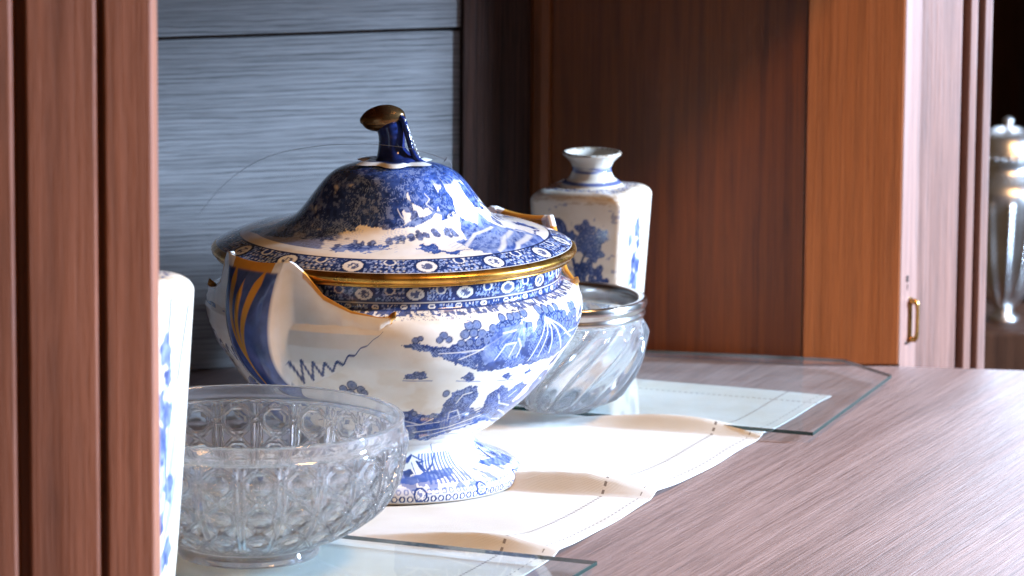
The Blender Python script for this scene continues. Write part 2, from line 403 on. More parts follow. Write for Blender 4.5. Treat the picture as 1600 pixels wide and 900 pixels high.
x = N.new('ShaderNodeMix'); x.data_type = 'RGBA'; x.inputs[6].default_value = (.70, .68, .63, 1); x.inputs[7].default_value = (.16, .13, .11, 1)
L.new(mth('MULTIPLY', st, .85), x.inputs[0])
tc = N.new('ShaderNodeTexCoord'); ns = N.new('ShaderNodeTexNoise'); ns.inputs['Scale'].default_value = 14; ns.inputs['Detail'].default_value = 6; L.new(tc.outputs['Object'], ns.inputs['Vector'])
rp = N.new('ShaderNodeValToRGB'); rp.color_ramp.elements[0].position = .32; rp.color_ramp.elements[1].position = .6
rp.color_ramp.elements[0].color = (.90, .87, .80, 1); rp.color_ramp.elements[1].color = (1, 1, 1, 1); L.new(ns.outputs['Fac'], rp.inputs[0])
x2 = N.new('ShaderNodeMix'); x2.data_type = 'RGBA'; x2.blend_type = 'MULTIPLY'; x2.inputs[0].default_value = 1
L.new(x.outputs[2], x2.inputs[6]); L.new(rp.outputs[0], x2.inputs[7]); L.new(x2.outputs[2], b.inputs['Base Color'])
b.inputs['Roughness'].default_value = .85; b.inputs['Specular IOR Level'].default_value = .15
wv1 = mth('SINE', mth('MULTIPLY', U, 9000)); wv2 = mth('SINE', mth('MULTIPLY', V_, 9000))
bpn = N.new('ShaderNodeBump'); bpn.inputs['Strength'].default_value = .32; bpn.inputs['Distance'].default_value = .0003
nw = N.new('ShaderNodeTexNoise'); nw.inputs['Scale'].default_value = 38; nw.inputs['Detail'].default_value = 5; L.new(tc.outputs['Object'], nw.inputs['Vector'])
L.new(mth('ADD', mth('ADD', wv1, wv2), mth('MULTIPLY', nw.outputs['Fac'], 9.0)), bpn.inputs['Height']); L.new(bpn.outputs[0], b.inputs['Normal'])

c3 = np.array((.2309, 3.384)); da = np.array((-.3801, -.9249)); db = np.array((-.9249, .3801))
LA, LB = .86, .27
na, nb = 390, 110
A = np.linspace(0, LA, na)[:, None]; Bq = (np.linspace(0, 1, nb) ** 1.3 * LB)[None, :]
wob = .0009 * np.sin(A * 19 + .6) + .0004 * np.sin(A * 71)            # uneven right hem
Bx = Bq + wob * np.exp(-Bq / .03)
PX = c3[0] + A * da[0] + Bx * db[0]; PY = c3[1] + A * da[1] + Bx * db[1]
PZ = .0016 + .0004 * np.sin(A * 40 + Bq * 30) * np.exp(-Bq / .2)
def ridge(a0, amp, near, far, b_peak, b_len, skew):
    """a crease across the runner: steep towards the viewer, gentle beyond."""
    d_ = A - (a0 + skew * Bq)
    prof = np.where(d_ > 0, np.clip(1 - d_ / near, 0, 1) ** 1.2, np.exp(-(np.abs(d_) / far) ** 1.3 * 1.6))
    along = np.clip(1 - np.where(Bq < b_peak, (b_peak - Bq) / (b_peak * 1.55), (Bq - b_peak) / b_len), 0, 1); along = along * along * (3 - 2 * along)
    return amp * prof * along
edge = np.minimum(1, .35 + Bq / .03)
PZ = PZ + ridge(.150, .0100, .0100, .030, .060, .125, .06) + ridge(.355, .0125, .0100, .055, .055, .150, .12) + ridge(.530, .0100, .010, .05, .045, .12, .10)
PZ = PZ + .0010 * np.exp(-((Bq - .0335) / .0016) ** 2) * 0
P = np.stack([PX + 0 * Bq, PY + 0 * Bq, PZ + 0 * Bq], -1)
co = np.array((float(c3[0] + da[0] * .3), float(c3[1] + da[1] * .3), 0))
UVc = np.stack([Bq + 0 * A, A + 0 * Bq], -1)
runner = grid_part('table_runner', P - co, m_linen, None, wrap=False, uv=UVc)
runner.location = co
sm = runner.modifiers.new('thick', 'SOLIDIFY'); sm.thickness = .0006; sm.offset = -1
tag(runner, 'creased white linen runner with drawn thread hem under the tureen', 'runner')

# ------------------------------------------------------------------ loose glass sheets
m_pane = thin_pane('pane_glass', (.87, .955, .975), .06); m_edge = plain('pane_edge', (.006, .040, .037), .08, 0, .9)
def sheet(label, poly, z0, th=.0025):
    cx = sum(p[0] for p in poly) / len(poly); cy = sum(p[1] for p in poly) / len(poly)
    t_ = thing('glass_sheet', (cx, cy, z0), label, 'glass sheet', group='loose glass sheets')
    q = [(p[0] - cx, p[1] - cy) for p in poly]; n = len(q)
    e = .0004
    mesh_obj('pane', [(a, c, th) for a, c in q], [tuple(range(n))], m_pane, t_, smooth=False)
    V = [(a, c, 0) for a, c in q] + [(a, c, th) for a, c in q]
    mesh_obj('edge', V, [(i, (i + 1) % n, n + (i + 1) % n, n + i) for i in range(n)], m_edge, t_, smooth=False)
    return t_
PZ0 = .0026
sheet('clear glass sheet with dark green edge under the swirled bowl', [(-.150, 3.369), (.2077, 3.2293), (.2773, 3.4316), (.2465, 3.488), (.214, 3.4965), (.03, 3.5340), (-.150, 3.4860)], PZ0 + .0028)
sheet('clear glass sheet under the cut crystal bowl at lower left', [(-.36, 3.022), (-.1137, 2.9212), (.0532, 2.8524), (-.03, 2.65), (-.36, 2.65)], PZ0 + .0022)
ZG1 = PZ0 + .0022 + .0025; ZG2 = PZ0 + .0028 + .0025

# ------------------------------------------------------------------ blue and white tureen
PR={"b_poly":[[[18,480.9],[38,477.3],[59,483.9],[73,481.7],[89,487.5],[103,478.4],[129,472.6],[164,456.7],[198,449.0],[222,453.6],[237,479.8],[260,488.0],[299,486.4],[335,510.9],[327,524.6],[285,529.0],[212,530.7],[166,532.6],[140,527.9],[85,506.8],[63,496.3]],[[254,459.7],[308,464.1],[330,499.9],[323,518.9],[274,515.6],[251,496.8]],[[9,620.7],[18,596.5],[43,592.1],[65,603.6],[98,599.5],[102,576.4],[115,560.7],[138,553.8],[152,558.5],[165,576.1],[158,592.6],[178,603.9],[215,593.2],[242,569.2],[262,561.5],[285,575.3],[275,606.7],[243,625.1],[186,635.6],[146,641.9],[102,654.6],[11,651.5]],[[-114,585.2],[-83,566.5],[-36,569.0],[-46,580.5]],[[23,533.2],[40,522.7],[54,525.2],[60,534.3],[47,540.3]],[[116,539.0],[128,527.9],[141,539.8],[135,548.0]],[[196,545.8],[210,539.2],[222,545.0],[215,552.7]]],"b_circ":[[118,455.6,7],[131,455.6,7],[111,468.2,7],[125,467.1,7],[138,469.3,7],[106,481.4,6],[119,481.4,6],[133,482.8,6],[146,480.1,6],[160,476.2,6],[175,449.5,6],[173,462.2,6],[190,450.1,6],[184,463.3,6],[203,448.7,7],[218,446.8,7],[212,460.0,6],[224,466.0,6],[157,463.3,7],[201,472.1,6],[187,478.4,5],[223,479.8,5],[-62,550.0,8],[-78,557.4,7],[-48,557.1,7],[-67,564.6,8],[-43,562.3,6],[79,468.2,6],[73,474.6,5],[87,474.6,5],[38,474.3,5],[45,471.5,4],[98,565.1,6],[122,575.6,6],[137,563.7,6],[32,602.5,5],[47,599.5,5],[66,609.7,5],[84,605.6,5]],"b_white":[[[210,458.9],[194,479.0],[185,497.9],[179,520.2]],[[210,458.9],[181,479.5],[156,503.2],[137,520.0]],[[210,458.9],[202,485.0],[209,521.9]],[[210,458.9],[172,476.5],[132,497.7],[106,507.0]],[[210,458.9],[215,486.7],[230,524.6]],[[148,494.1],[105,495.5],[74,495.7]],[[278,511.4],[270,489.7],[289,490.5],[303,513.4]],[[262,513.9],[258,497.9],[266,483.9]],[[272,470.1],[296,472.1]],[[35,623.7],[108,618.2],[159,604.2]],[[55,636.9],[134,630.9],[218,610.5]],[[19,610.8],[65,622.1],[89,610.8]],[[125,619.3],[118,600.9],[133,597.3],[153,615.5]],[[186,606.9],[237,595.9],[259,576.9]],[[77,647.9],[140,636.4],[205,627.9]],[[124,583.8],[131,569.8],[147,566.8]]],"b_line":[[[21,539.8],[69,541.4]],[[110,543.9],[155,548.9]],[[190,551.6],[230,554.6]],[[10,635.8],[98,626.2],[177,606.1],[260,584.6]],[[375,615.7],[378,642.4],[260,648.2]],[[108,618.2],[186,597.9]],[[257,460.2],[312,464.6]]],"f_poly":[[[9,693.6],[65,682.1],[70,683.7],[53,692.8],[13,696.7]],[[27,701.9],[57,698.9],[63,705.5],[35,708.2]],[[4,708.8],[55,707.7],[102,703.3],[185,701.9],[171,707.7],[110,712.6],[44,715.4],[7,714.0]],[[76,689.8],[85,689.5],[100,702.7],[89,704.1]]],"f_line":[[[65,682.1],[104,691.4]],[[104,691.4],[88,692.8],[102,703.8]],[[64,692.8],[67,704.1]],[[135,666.9],[149,684.0],[127,696.4],[103,702.7]],[[25,696.7],[30,706.8]]],"l_poly":[[[-244,337.9],[-241,313.8],[-201,287.8],[-152,267.6],[-89,260.8],[28,262.3],[67,275.2],[52,291.1],[67,300.7],[29,307.2],[42,323.8],[5,327.9],[-21,323.5],[-56,330.6],[-96,324.6],[-106,334.0],[-147,341.5],[-174,348.5]],[[46,272.7],[97,264.7],[180,268.3],[183,294.2],[178,303.6],[137,309.4],[108,306.2],[81,298.5],[60,286.6]],[[335,274.2],[395,287.8],[393,308.6],[401,324.7],[336,314.8],[324,298.8]],[[229,320.5],[275,332.8],[342,342.4],[405,350.5],[386,357.9],[355,365.9],[300,368.6],[221,363.2],[166,358.1],[187,349.0],[208,335.8]],[[53,352.6],[74,348.9],[103,349.1],[100,353.4],[115,356.1],[171,355.1],[165,356.4],[112,358.4],[68,355.1]],[[-135,354.5],[-85,349.8],[-24,349.9],[4,351.4],[-39,355.5],[-109,356.8]],[[15,332.5],[71,319.5],[150,309.8],[221,310.9],[206,315.7],[146,314.4],[103,322.6],[45,330.5]]],"l_white":[[[71,270.7],[133,265.2],[183,267.2]],[[189,268.6],[187,296.8]],[[236,267.6],[238,296.6]],[[295,272.3],[281,296.2]],[[125,285.4],[139,292.9],[119,299.3],[139,307.1]],[[-84,303.4],[-57,312.2],[-36,303.8]],[[18,304.8],[28,314.2],[43,321.5]],[[229,341.2],[329,343.8],[393,353.0]],[[195,349.4],[273,352.1],[345,360.3]],[[185,355.7],[273,357.7],[324,364.6]],[[109,266.8],[73,277.4],[85,291.5]]],"l_tree":[[-87,350.8,5],[-68,349.7,4],[-45,348.5,5],[-4,345.5,5],[15,344.0,4],[27,342.8,5],[50,341.1,5],[73,339.5,5],[95,339.6,5],[123,337.9,6],[155,337.9,6],[173,339.6,5],[-119,353.2,4],[73,314.9,8],[55,300.5,9],[27,321.3,8],[-16,323.5,9],[6,300.1,9],[-53,288.9,9],[-7,283.9,9]]}
K = .000428; TC = (-.0776, 3.1056)
def hz(h): return (744.0 - h) * .000430
BODY = [(190, 744), (196, 742), (199, 733), (196, 724), (183, 715), (165, 708), (146, 700), (133, 691), (124, 680), (126, 671), (130, 666), (155, 653), (181, 632), (208, 608), (235, 579), (261, 541), (277, 517), (287, 490), (290, 466), (285, 450), (274, 441), (258, 434), (256, 424), (257, 414), (257, 396)]
LID = [(258, 399), (268, 398.5), (273, 397), (272, 394.5), (276, 392.5), (280, 387.5), (279, 382), (270, 375), (252, 367), (228, 359), (200, 353), (178, 347), (155, 337), (140, 322), (124, 301), (108, 281), (92, 267), (72, 259), (50, 255), (10, 253)]
m_glaze = glazed('transfer_glaze')
m_gold = plain('worn_gilding', (.80, .43, .09), .26, 1.0, noise_amt=.55, nscale=70)
TH = np.r_[np.radians(np.arange(-120, 120, .33)), np.radians(np.arange(120, 240, 2.4))]
tureen = thing('tureen', (*TC, .0022), 'large blue and white willow pattern tureen with gilt rimmed domed lid', 'tureen')

def surf(prof_px, step=1.65):
    pr = smooth_profile(prof_px, step); r, h = pr[:, 0], pr[:, 1]
    P = revolve(np.stack([r * K, hz(h)], -1), TH)
    thw = (TH + np.pi) % (2 * np.pi) - np.pi
    X = np.repeat((thw * 280)[None], len(r), 0); Y = np.repeat(h[:, None], len(TH), 1)
    arc = np.r_[0, np.cumsum(np.hypot(np.diff(r), np.diff(h)))]
    NXY = (thw[None] * r[:, None] + 0 * X, arc[:, None] + 0 * X)
    return P, X, Y, r, h, NXY

def stamped(C, shapes, shift=0, mirror=False):
    """one printed group, at its place and again round the back."""
    f = (lambda p: [(shift + (-a if mirror else a), c) for a, c in p])
    return [f(p) for p in shapes if len(p) >= 2]

def border_band(C, h0, h1, pitch, seed, dark=NAVY):
    """blue border with cartouches, cells and scrolls between two lines."""
    b = (C.Y > h0) & (C.Y < h1); hm = (h0 + h1) / 2; hh = (h1 - h0) / 2
    n = fbm(C.X * .35, C.Y * .35, seed)
    C.tone(b * 1.0, seed, dark, BLUE * .8, .12)
    u = (C.X / pitch) % 1 - .5; k = np.floor(C.X / pitch)
    fill = b & (n > .52) & (np.abs(u) > .22); C.put(fill * .75, PALE * 1.3)
    diam = (np.abs(((C.X * .16) % 1) - .5) + np.abs(((C.Y * .16) % 1) - .5)) < .24
    C.put((b & diam & (np.abs(u) > .24) & (k % 2 == 0)) * .7, CREAM * .9)
    e = np.hypot(u * pitch / 1.65, C.Y - hm)
    C.put(b & (e < hh * .98), NAVY); C.put(b & (e < hh * .80), CREAM * .93); C.put((b & (e < hh * .5) & (n > .36)) * .9, BLUE * .6)
    u2 = ((C.X / pitch + .5) % 1 - .5); e2 = np.hypot(u2 * pitch / 1.3, C.Y - (h0 + hh * .5))
    C.put((b & (e2 < hh * .62)), CREAM * .9); C.put((b & (e2 < hh * .42)), BLUE * .7)
    for hl in (h0, h1): C.put(np.clip(1.6 - np.abs(C.Y - hl), 0, 1), NAVY)

# ---- body print
P, X, Y, r, h, NXY = surf(BODY)
C = Canvas(X, Y, np.array((.80, .755, .675)), *NXY)
for shift, mir in ((0, False), (470, True), (-560, False)):
    S_ = lambda key: stamped(C, PR[key], shift, mir)
    for i, p in enumerate(S_('b_poly')):
        m = C.poly_mask(p, 5, 20 + i)
        if i in (0, 2): C.tone(m, 5 + i, NAVY * 1.4, BLUE * 1.0, .10)
        elif i == 1: C.tone(m * .8, 9, BLUE, PALE, .08)
        else: C.tone(m, 7 + i, NAVY * 1.3, BLUE, .15)
    hat = ((X * .18 + Y * .42 + 3 * fbm(X * .06, Y * .06, 77)) % 1) < .28
    for p in (S_('b_poly')[0], S_('b_poly')[2]):
        C.put(C.poly_mask(p, 5, 20) * hat * (fbm(X * .05, Y * .05, 8) > .42) * .7, PALE * 1.15)
    for a, c, rr in PR['b_circ']:
        a = shift + (-a if mir else a); e = C.circ(a, c, rr, 1.05)
        C.put(np.clip(.9 - e, 0, 1), NAVY * 1.2); C.put(np.clip(-.8 - e, 0, 1) * .9, PALE * .62); C.put(np.clip(-(rr * .55) - e, 0, 1) * .5, BLUE)
    for p in S_('b_white'): C.put(C.line_mask(p, 1.0) * .85, CREAM)
    for p in S_('b_line'): C.put(C.line_mask(p, .8) * .8, BLUE)
    for i, p in enumerate(S_('f_poly')): C.tone(C.poly_mask(p, 2, 50 + i), 31 + i, NAVY * 1.4 if i != 2 else BLUE, BLUE if i != 2 else PALE, .1)
    for p in S_('f_line'): C.put(C.line_mask(p, 1.2), BLUE * .8)
vein = (np.abs(((fbm(X * .06, Y * .06, 191) * 9) % 1) - .5) < .10) & (fbm(X * .04, Y * .04, 192) > .42)
C.put(vein * (C.C[..., 0] < .12) * .45 * (Y > 446) * (Y < 690), PALE * 1.1)
# neck and shoulder borders, foot
border_band(C, 400, 422, 84, 3)
border_band(C, 425.5, 434.5, 46, 6, BLUE * .5)
sh = (Y > 434.5) & (Y < 446); fr = 441 + 5 * fbm(X * .12, Y * 0, 4) - 2
C.tone(((fbm(X * .22, Y * .3, 14) > .44) & sh & (Y < fr)) * .9, 8, NAVY, BLUE, .3)
fl = np.abs(fbm(X * .30, Y * .30, 61) - .47) < .035
C.put((sh & fl) * .6, NAVY * 1.5)
foot = (Y > 686) & (Y < 716) & (X > 55)
str_ = (((X * .085 + Y * .05) + .6 * fbm(X * .05, Y * .05, 5)) % 1) < .52
C.put(((Y > 682) & (Y < 716) & (np.abs(((X + 40) % 300) - 190) < 62) & str_) * .85, BLUE * 1.1)
C.put(((Y > 706) & (Y < 723) & (fbm(X * .06, Y * .09, 41) > .50)) * .75, BLUE * 1.15)
bt = (Y > 719) & (Y < 741); C.put(bt * .35, PALE)
e = np.hypot(((X / 17) % 1 - .5) * 12, (Y - 735)) ; C.put((bt & (np.abs(e - 4) < 1.2)) * 1.0, NAVY * 1.6); C.put((bt & (e < 2.8)) * .8, CREAM)
e = np.hypot((((X + 8) / 17) % 1 - .5) * 12, (Y - 724.5)); C.put((bt & (np.abs(e - 3.2) < 1.0)) * .7, BLUE)
e = np.hypot(((X + 10) % 150 - 75) / 1.4, Y - 729); C.put(bt & (e < 11), CREAM * .9); C.put(bt & (np.abs(e - 9.5) < 1.5), BLUE * .7); C.put((bt & (e < 7) & (fbm(X * .3, Y * .3, 9) > .45)) * .8, BLUE)
C.put((Y > 741.5) * .8, np.array((.45, .33, .22)))
dirt = np.clip((fbm(X * .02, Y * .03, 90) - .55) * 3, 0, .28); C.C = C.C * (1 - dirt[..., None] * np.array((.25, .4, .6)))
k = int(np.argmin(np.abs(h - 680)))
nb_ = grid_normals(P, True)
body = grid_part('body', P, m_glaze, tureen, rows=(k, len(h)), col=C.C, nrm=nb_)
grid_part('foot', P, m_glaze, tureen, rows=(0, k + 1), col=C.C, nrm=nb_)
# inside of the bowl so that it is a vessel
pin = smooth_profile([(257, 396), (246, 400), (246, 440), (272, 462), (262, 520), (200, 600), (120, 655), (6, 668)], 14)
grid_part('lining', revolve(np.stack([pin[:, 0] * K, hz(pin[:, 1])], -1), np.radians(np.arange(0, 360, 5))), plain('white_glaze', (.8, .77, .7), .1), tureen)
fb = smooth_profile([(6, 700), (110, 700), (178, 742), (190, 744)], 14)
grid_part('foot_underside', revolve(np.stack([fb[:, 0] * K, hz(fb[:, 1])], -1), np.radians(np.arange(0, 360, 5))), plain('bare_biscuit', (.62, .50, .38), .8), tureen)

# ---- lid
P, X, Y, r, h, NXY = surf(LID)
rr_ = np.repeat(r[:, None], X.shape[1], 1)
C = Canvas(X, Y, np.array((.80, .745, .66)), *NXY); NX, NY = NXY
top = Y < 276
C.tone(np.clip((278 - Y + 8 * (fbm(NX * .06, NY * .06, 5) - .5)) / 4, 0, 1), 3, BLUE * .75, BLUE * 1.35, .05)
for shift, mir in ((0, False), (560, True), (-600, True)):
    for i, p in enumerate(stamped(C, PR['l_poly'], shift, mir)):
        m = C.poly_mask(p, 9 if i < 3 else 4, 60 + i, .09)
        lo, hi = (NAVY * 1.3, BLUE * .9) if i == 0 else (NAVY * 2.0, BLUE * 1.3)
        if i in (3, 5): lo, hi = BLUE, PALE
        if i == 6: lo, hi = BLUE * .7, PALE * .9
        C.tone(m, 11 + i, lo, hi, .10)
    for a, c, q in PR['l_tree']:
        a = shift + (-a if mir else a); e = C.circ(a, c, q, 2.0) + 3.5 * (fbm(NX * .15, NY * .15, 17) - .47) * 2
        C.tone(np.clip(-e, 0, 1) * .9, 21, NAVY * 1.2, BLUE * .8, .15)
    for i, p in enumerate(stamped(C, PR['l_white'], shift, mir)):
        if i not in (0, 5, 10): C.put(C.line_mask(p, 1.1) * .7, CREAM)
C.tone(np.clip((4 * (fbm(NX * .05, NY * .05, 71) - .40)) * 3, 0, 1) * ((X < -95) & (X > -420) & (Y > 262) & (Y < 345 - .04 * (X + 95))), 72, NAVY * .9, BLUE * .5, .08)  # foliage print, with shade of the lid's left side painted in
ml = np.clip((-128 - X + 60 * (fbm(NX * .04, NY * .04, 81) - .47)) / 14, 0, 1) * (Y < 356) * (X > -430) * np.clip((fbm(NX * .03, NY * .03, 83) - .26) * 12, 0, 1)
C.tone(ml * .80, 84, NAVY * 1.5, BLUE * .9, .05)  # dark wash puts the left side's shade into the print colour
vein = (np.abs(((fbm(NX * .05, NY * .05, 91) * 9) % 1) - .5) < .09) & (fbm(NX * .03, NY * .03, 92) > .40)
C.put(vein * (C.C[..., 0] < .2) * .50 * (Y < 357), PALE * 1.1)
fol = fbm(NX * .16, NY * .16, 95)
C.put((fol > .60) * (C.C[..., 0] < .2) * .45 * (Y < 350), PALE); C.put((fol < .33) * (C.C[..., 0] < .2) * .6 * (Y < 350), NAVY * .8)
hat = ((X * .05 + Y * .5) % 1) < .25
C.put(((Y > 325) & (Y < 356) & hat & (fbm(X * .02, Y * .05, 18) > .5)) * .5, PALE)
# border on the flat rim
C.put((np.abs(rr_ - 239) < 1.6) & (Y < 372), NAVY) 
pitch = 120.
b_ = (rr_ > 240) & (Y > 358) & (Y < 380)
C.tone(b_ * 1.0, 33, NAVY, BLUE * .7, .10)
u = (X / pitch) % 1 - .5
nz = fbm(X * .30, rr_ * .30, 44)
C.put((b_ & (nz > .53)) * .7, PALE * 1.25)
dm = (np.abs(((X * .11) % 1) - .5) + np.abs(((rr_ * .11) % 1) - .5)) < .25
C.put((b_ & dm & (np.abs(u) > .25)) * .75, CREAM * .9)
e = np.hypot(u * pitch / 1.25, rr_ - 257); C.put(b_ & (e < 17), NAVY); C.put(b_ & (e < 13.5), CREAM * .95); C.put((b_ & (e < 8) & (nz > .40)) * .9, NAVY * 1.5)
u2 = ((X / pitch + .5) % 1 - .5); e = np.hypot(u2 * pitch / 1.2, rr_ - 246); C.put(b_ & (e < 9), CREAM * .9); C.put(b_ & (e < 6.5), BLUE * .6)
C.put((np.abs(rr_ - 273) < .8) & (Y < 380), CREAM)
k1 = int(np.argmax(h < 393.5)); k2 = int(np.argmax(h < 377.5))
nl = grid_normals(P, True)
k0 = 0
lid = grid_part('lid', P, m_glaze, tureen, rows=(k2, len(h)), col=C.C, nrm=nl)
grid_part('gilt_rim', P, m_gold, lid, rows=(k1, k2 + 1), nrm=nl)
grid_part('lid_flange', P, m_gold, lid, rows=(0, k1 + 1), nrm=nl)

# ---- finial
def fx(x, y, dy=0.0): return ((x - 616) * K, dy, hz(y) + .0000)
m_stem = plain('blue_glaze', (.018, .035, .15), .08, 0, .5, noise_amt=.5, nscale=60)
m_bud = plain('bronzed_gilding', (.34, .19, .075), .24, .9, noise_amt=.6, nscale=60)
stem = tube('finial', [fx(616, 260), fx(616, 254), fx(614, 245), fx(612, 232), fx(612, 218), fx(611, 206), fx(607, 194), fx(604, 186)], np.array([52, 42, 28, 21, 20, 20.5, 20, 14]) * K, m_stem, lid, seg=32, step=.0006)
tube('bud', [fx(564, 193), fx(567, 191.5), fx(574, 190), fx(585, 188), fx(598, 186), fx(611, 184), fx(622, 184), fx(629, 187), fx(632, 189)], np.array([1, 7.5, 14, 18.5, 20.5, 19, 14, 7, 1]) * K, m_bud, stem, seg=32, step=.0004)
br = tube('twig', [fx(617, 180, -.002), fx(627, 184, -.004), fx(633, 197, -.005), (fx(638, 215, -.006)), fx(643, 232, -.007), fx(652, 247, -.008), fx(668, 254, -.008)], np.array([4, 5, 5.0, 4.5, 4.5, 5, 3]) * K, m_stem, stem, seg=14)
m_wht = plain('white_enamel', (.8, .8, .8), .1)
for i in range(9):
    q = np.linspace(0, 1, 9)[i]; xx = np.interp(q, [0, .3, 1], [628, 636, 650]); yy = np.interp(q, [0, .3, 1], [186, 208, 243])
    tube('enamel_bead', [fx(xx + 4.0, yy - 2.2, -.0075), fx(xx + 4.6, yy, -.0078), fx(xx + 4.4, yy + 2.2, -.0075)], np.array([.4, 1.5, .4]) * K, m_wht, stem, seg=8, step=.0003)
lt = np.radians(np.arange(0, 360, 3)); lr = np.linspace(0, 1, 8)
lf = np.stack([np.stack([(20 + (36 + 9 * np.cos(6 * lt)) * q) * K * np.sin(lt), -(20 + (36 + 9 * np.cos(6 * lt)) * q) * K * np.cos(lt), hz(251) - .0008 * q + .0017 * np.sin(np.pi * q) + 0 * lt], -1) for q in lr])
col = np.empty(lf.shape); col[:] = BLUE * .4; col[-3:] = CREAM
grid_part('leaf_collar', lf, m_glaze, stem, col=col, flip=True)

# ---- handles: scooped lugs standing off the shoulder
Hb, Rb = np.array([q[1] for q in BODY][::-1], float), np.array([q[0] for q in BODY][::-1], float)
rbody = lambda hh: np.interp(hh, Hb, Rb)
wn, sn = 241, 121
w = np.linspace(-1, 1, wn); s_ = np.linspace(0, 1, sn)
aw = np.abs(w); sg = np.sign(w); q = np.clip((aw - .3) / .7, 0, 1)
Tu = np.where(aw < .3, 299 + 0 * aw, 299 - 93 * q); Tv = np.where(aw < .3, aw / .3 * 57, 57 + 142 * q)
Th = np.where(aw < .3, 363 + 6 * (1 - (aw / .3) ** 2), np.interp(q, [0, .06, .1, .2, .36, .6, .84, 1], [363, 362, 366, 380, 411, 432, 440, 441]))
al = np.interp(aw, [0, .2, .3, .42, .62, .85, 1], [0, 5, 8, 15, 26, 38, 44]); Bh = np.interp(aw, [0, .2, .3, .42, .62, .85, 1], [646, 604, 566, 554, 527, 474, 443])
rB = rbody(Bh) - 2
Bu = rB * np.cos(np.radians(al)); Bv = rB * np.sin(np.radians(al))
Mh = np.where(aw < .3, 490 + 0 * aw, (Th + Bh) / 2 + 0 * q)
mu_w = (Tu + Bu) / 2 + 16 * (1 - q); mv_w = (Tv + Bv) / 2 + 14 * (1 - q) * q
f = np.clip((aw - .24) / .14, 0, 1); f = f * f * (3 - 2 * f)
mu = (1 - f) * (330 - 14 * (aw / .3) ** 2) + f * np.maximum(mu_w, 0) ; mv = (1 - f) * (aw / .3 * 40) + f * mv_w
Mh = (1 - f) * 490 + f * Mh
def bez(a, m, b): c = 2 * m - (a + b) / 2; return ((1 - s_) ** 2)[:, None] * a + (2 * s_ * (1 - s_))[:, None] * c + (s_ ** 2)[:, None] * b
gu, gv, gh = bez(Tu, mu, Bu), bez(Tv, mv, Bv) * sg, bez(Th, Mh, Bh)
rg = np.hypot(gu, gv); lim = np.interp(gh, Hb, Rb) + 1.0
sc_ = np.where((rg < lim), lim / np.maximum(rg, 1e-6), 1.0); gu = gu * sc_; gv = gv * sc_
HP = np.stack([gu * K, gv * K, hz(gh)], -1)
Wg = np.repeat(w[None], sn, 0); Sg = np.repeat(s_[:, None], wn, 1)
C = Canvas(Wg * 200, Sg * 200, np.array((.78, .745, .68)))
ab = np.abs(Wg)
strap = np.clip((.30 - ab) / .012, 0, 1)
C.tone(strap, 3, BLUE * .55, BLUE * 1.0 + .03, .05)
for off, wd, top_, ln in ((0.0, .035, .10, .85), (.17, .045, .02, .62), (-.17, .045, .02, .62)):
    xc = off * (1 - np.clip((Sg - top_) / ln, 0, 1)) ; half = wd * np.sqrt(np.clip(1 - (Sg - top_) / ln, 0, 1)) * np.clip((Sg - top_) / .1, 0, 1)
    C.put(np.clip((half - np.abs(Wg - xc)) / .01, 0, 1) * strap, GOLDP)
C.put(np.clip((.022 - np.abs(ab - .30)) / .008, 0, 1) * (Sg < .9), np.array((.8, .78, .76)))
C.put(np.clip((.060 - Sg) / .012, 0, 1) * ((ab > .42) | (ab < .22)), GOLDP)
C.put(np.clip((.06 - Sg) / .012, 0, 1) * ((ab > .22) & (ab < .42)), np.array((.82, .81, .80)))
zz = []
for i in range(17):
    a_ = .325 + i * .037; zz.append((a_ * 200, (.965 if i % 2 else .74 + .012 * i) * 200))
for sgn in (1, -1): C.put(C.line_mask([(sgn * a, c) for a, c in zz], 1.7), NAVY * 1.5)
C.put(np.clip((ab - .95) / .02, 0, 1), GOLDP)
for name_rot in (-48.0, 132.0):
    uv_ = np.array((math.sin(R(-42.0 if name_rot < 0 else 138.0)), -math.cos(R(-42.0 if name_rot < 0 else 138.0))))
    vv_ = np.array((-uv_[1], uv_[0]))
    Pn = np.stack([HP[..., 0] * uv_[0] + HP[..., 1] * vv_[0], HP[..., 0] * uv_[1] + HP[..., 1] * vv_[1], HP[..., 2]], -1)
    o = grid_part('handle', Pn, m_glaze, tureen, wrap=False, col=C.C, flip=True)
    md = o.modifiers.new('thick', 'SOLIDIFY'); md.thickness = .0042; md.offset = -1

# ------------------------------------------------------------------ cut crystal bowl
m_cut = crystal('cut_crystal', (1, 1, 1), .12, .02, haze=.045)
KB = .0004045
def bz(h): return (866 - h) * .000378
cb = thing('crystal_bowl', (-.1605, 2.866, ZG1 + .0004), 'round cut crystal bowl with octagonal buttons on a short foot, in front of the tureen', 'bowl')
NC = 24; th = np.arange(NC * 34) / (NC * 34) * 2 * np.pi
outer = smooth_profile([(100, 866), (106, 865), (107, 858), (104, 846), (112, 842), (128, 837), (160, 822), (195, 797), (218, 771), (232, 740), (240, 702), (243, 676), (242, 668)], 1.6)
band = smooth_profile([(242, 668), (239, 664), (237, 658), (236, 645), (236, 640), (234, 638), (230, 638), (228, 640), (227, 648), (226, 664)], 1.6)
inner = smooth_profile([(226, 664), (229, 700), (220, 738), (205, 770), (180, 800), (150, 824), (110, 840), (50, 847), (2, 848)], 5)
under = smooth_profile([(2, 856), (60, 856), (92, 858), (97, 866), (100, 866)], 5)
def rev_px(p, thetas): return revolve(np.stack([p[:, 0] * KB, bz(p[:, 1])], -1), thetas)
P = rev_px(outer, th)
hh = outer[:, 1]; sl = np.r_[0, np.cumsum(np.linalg.norm(np.diff(outer, axis=0), axis=1))]
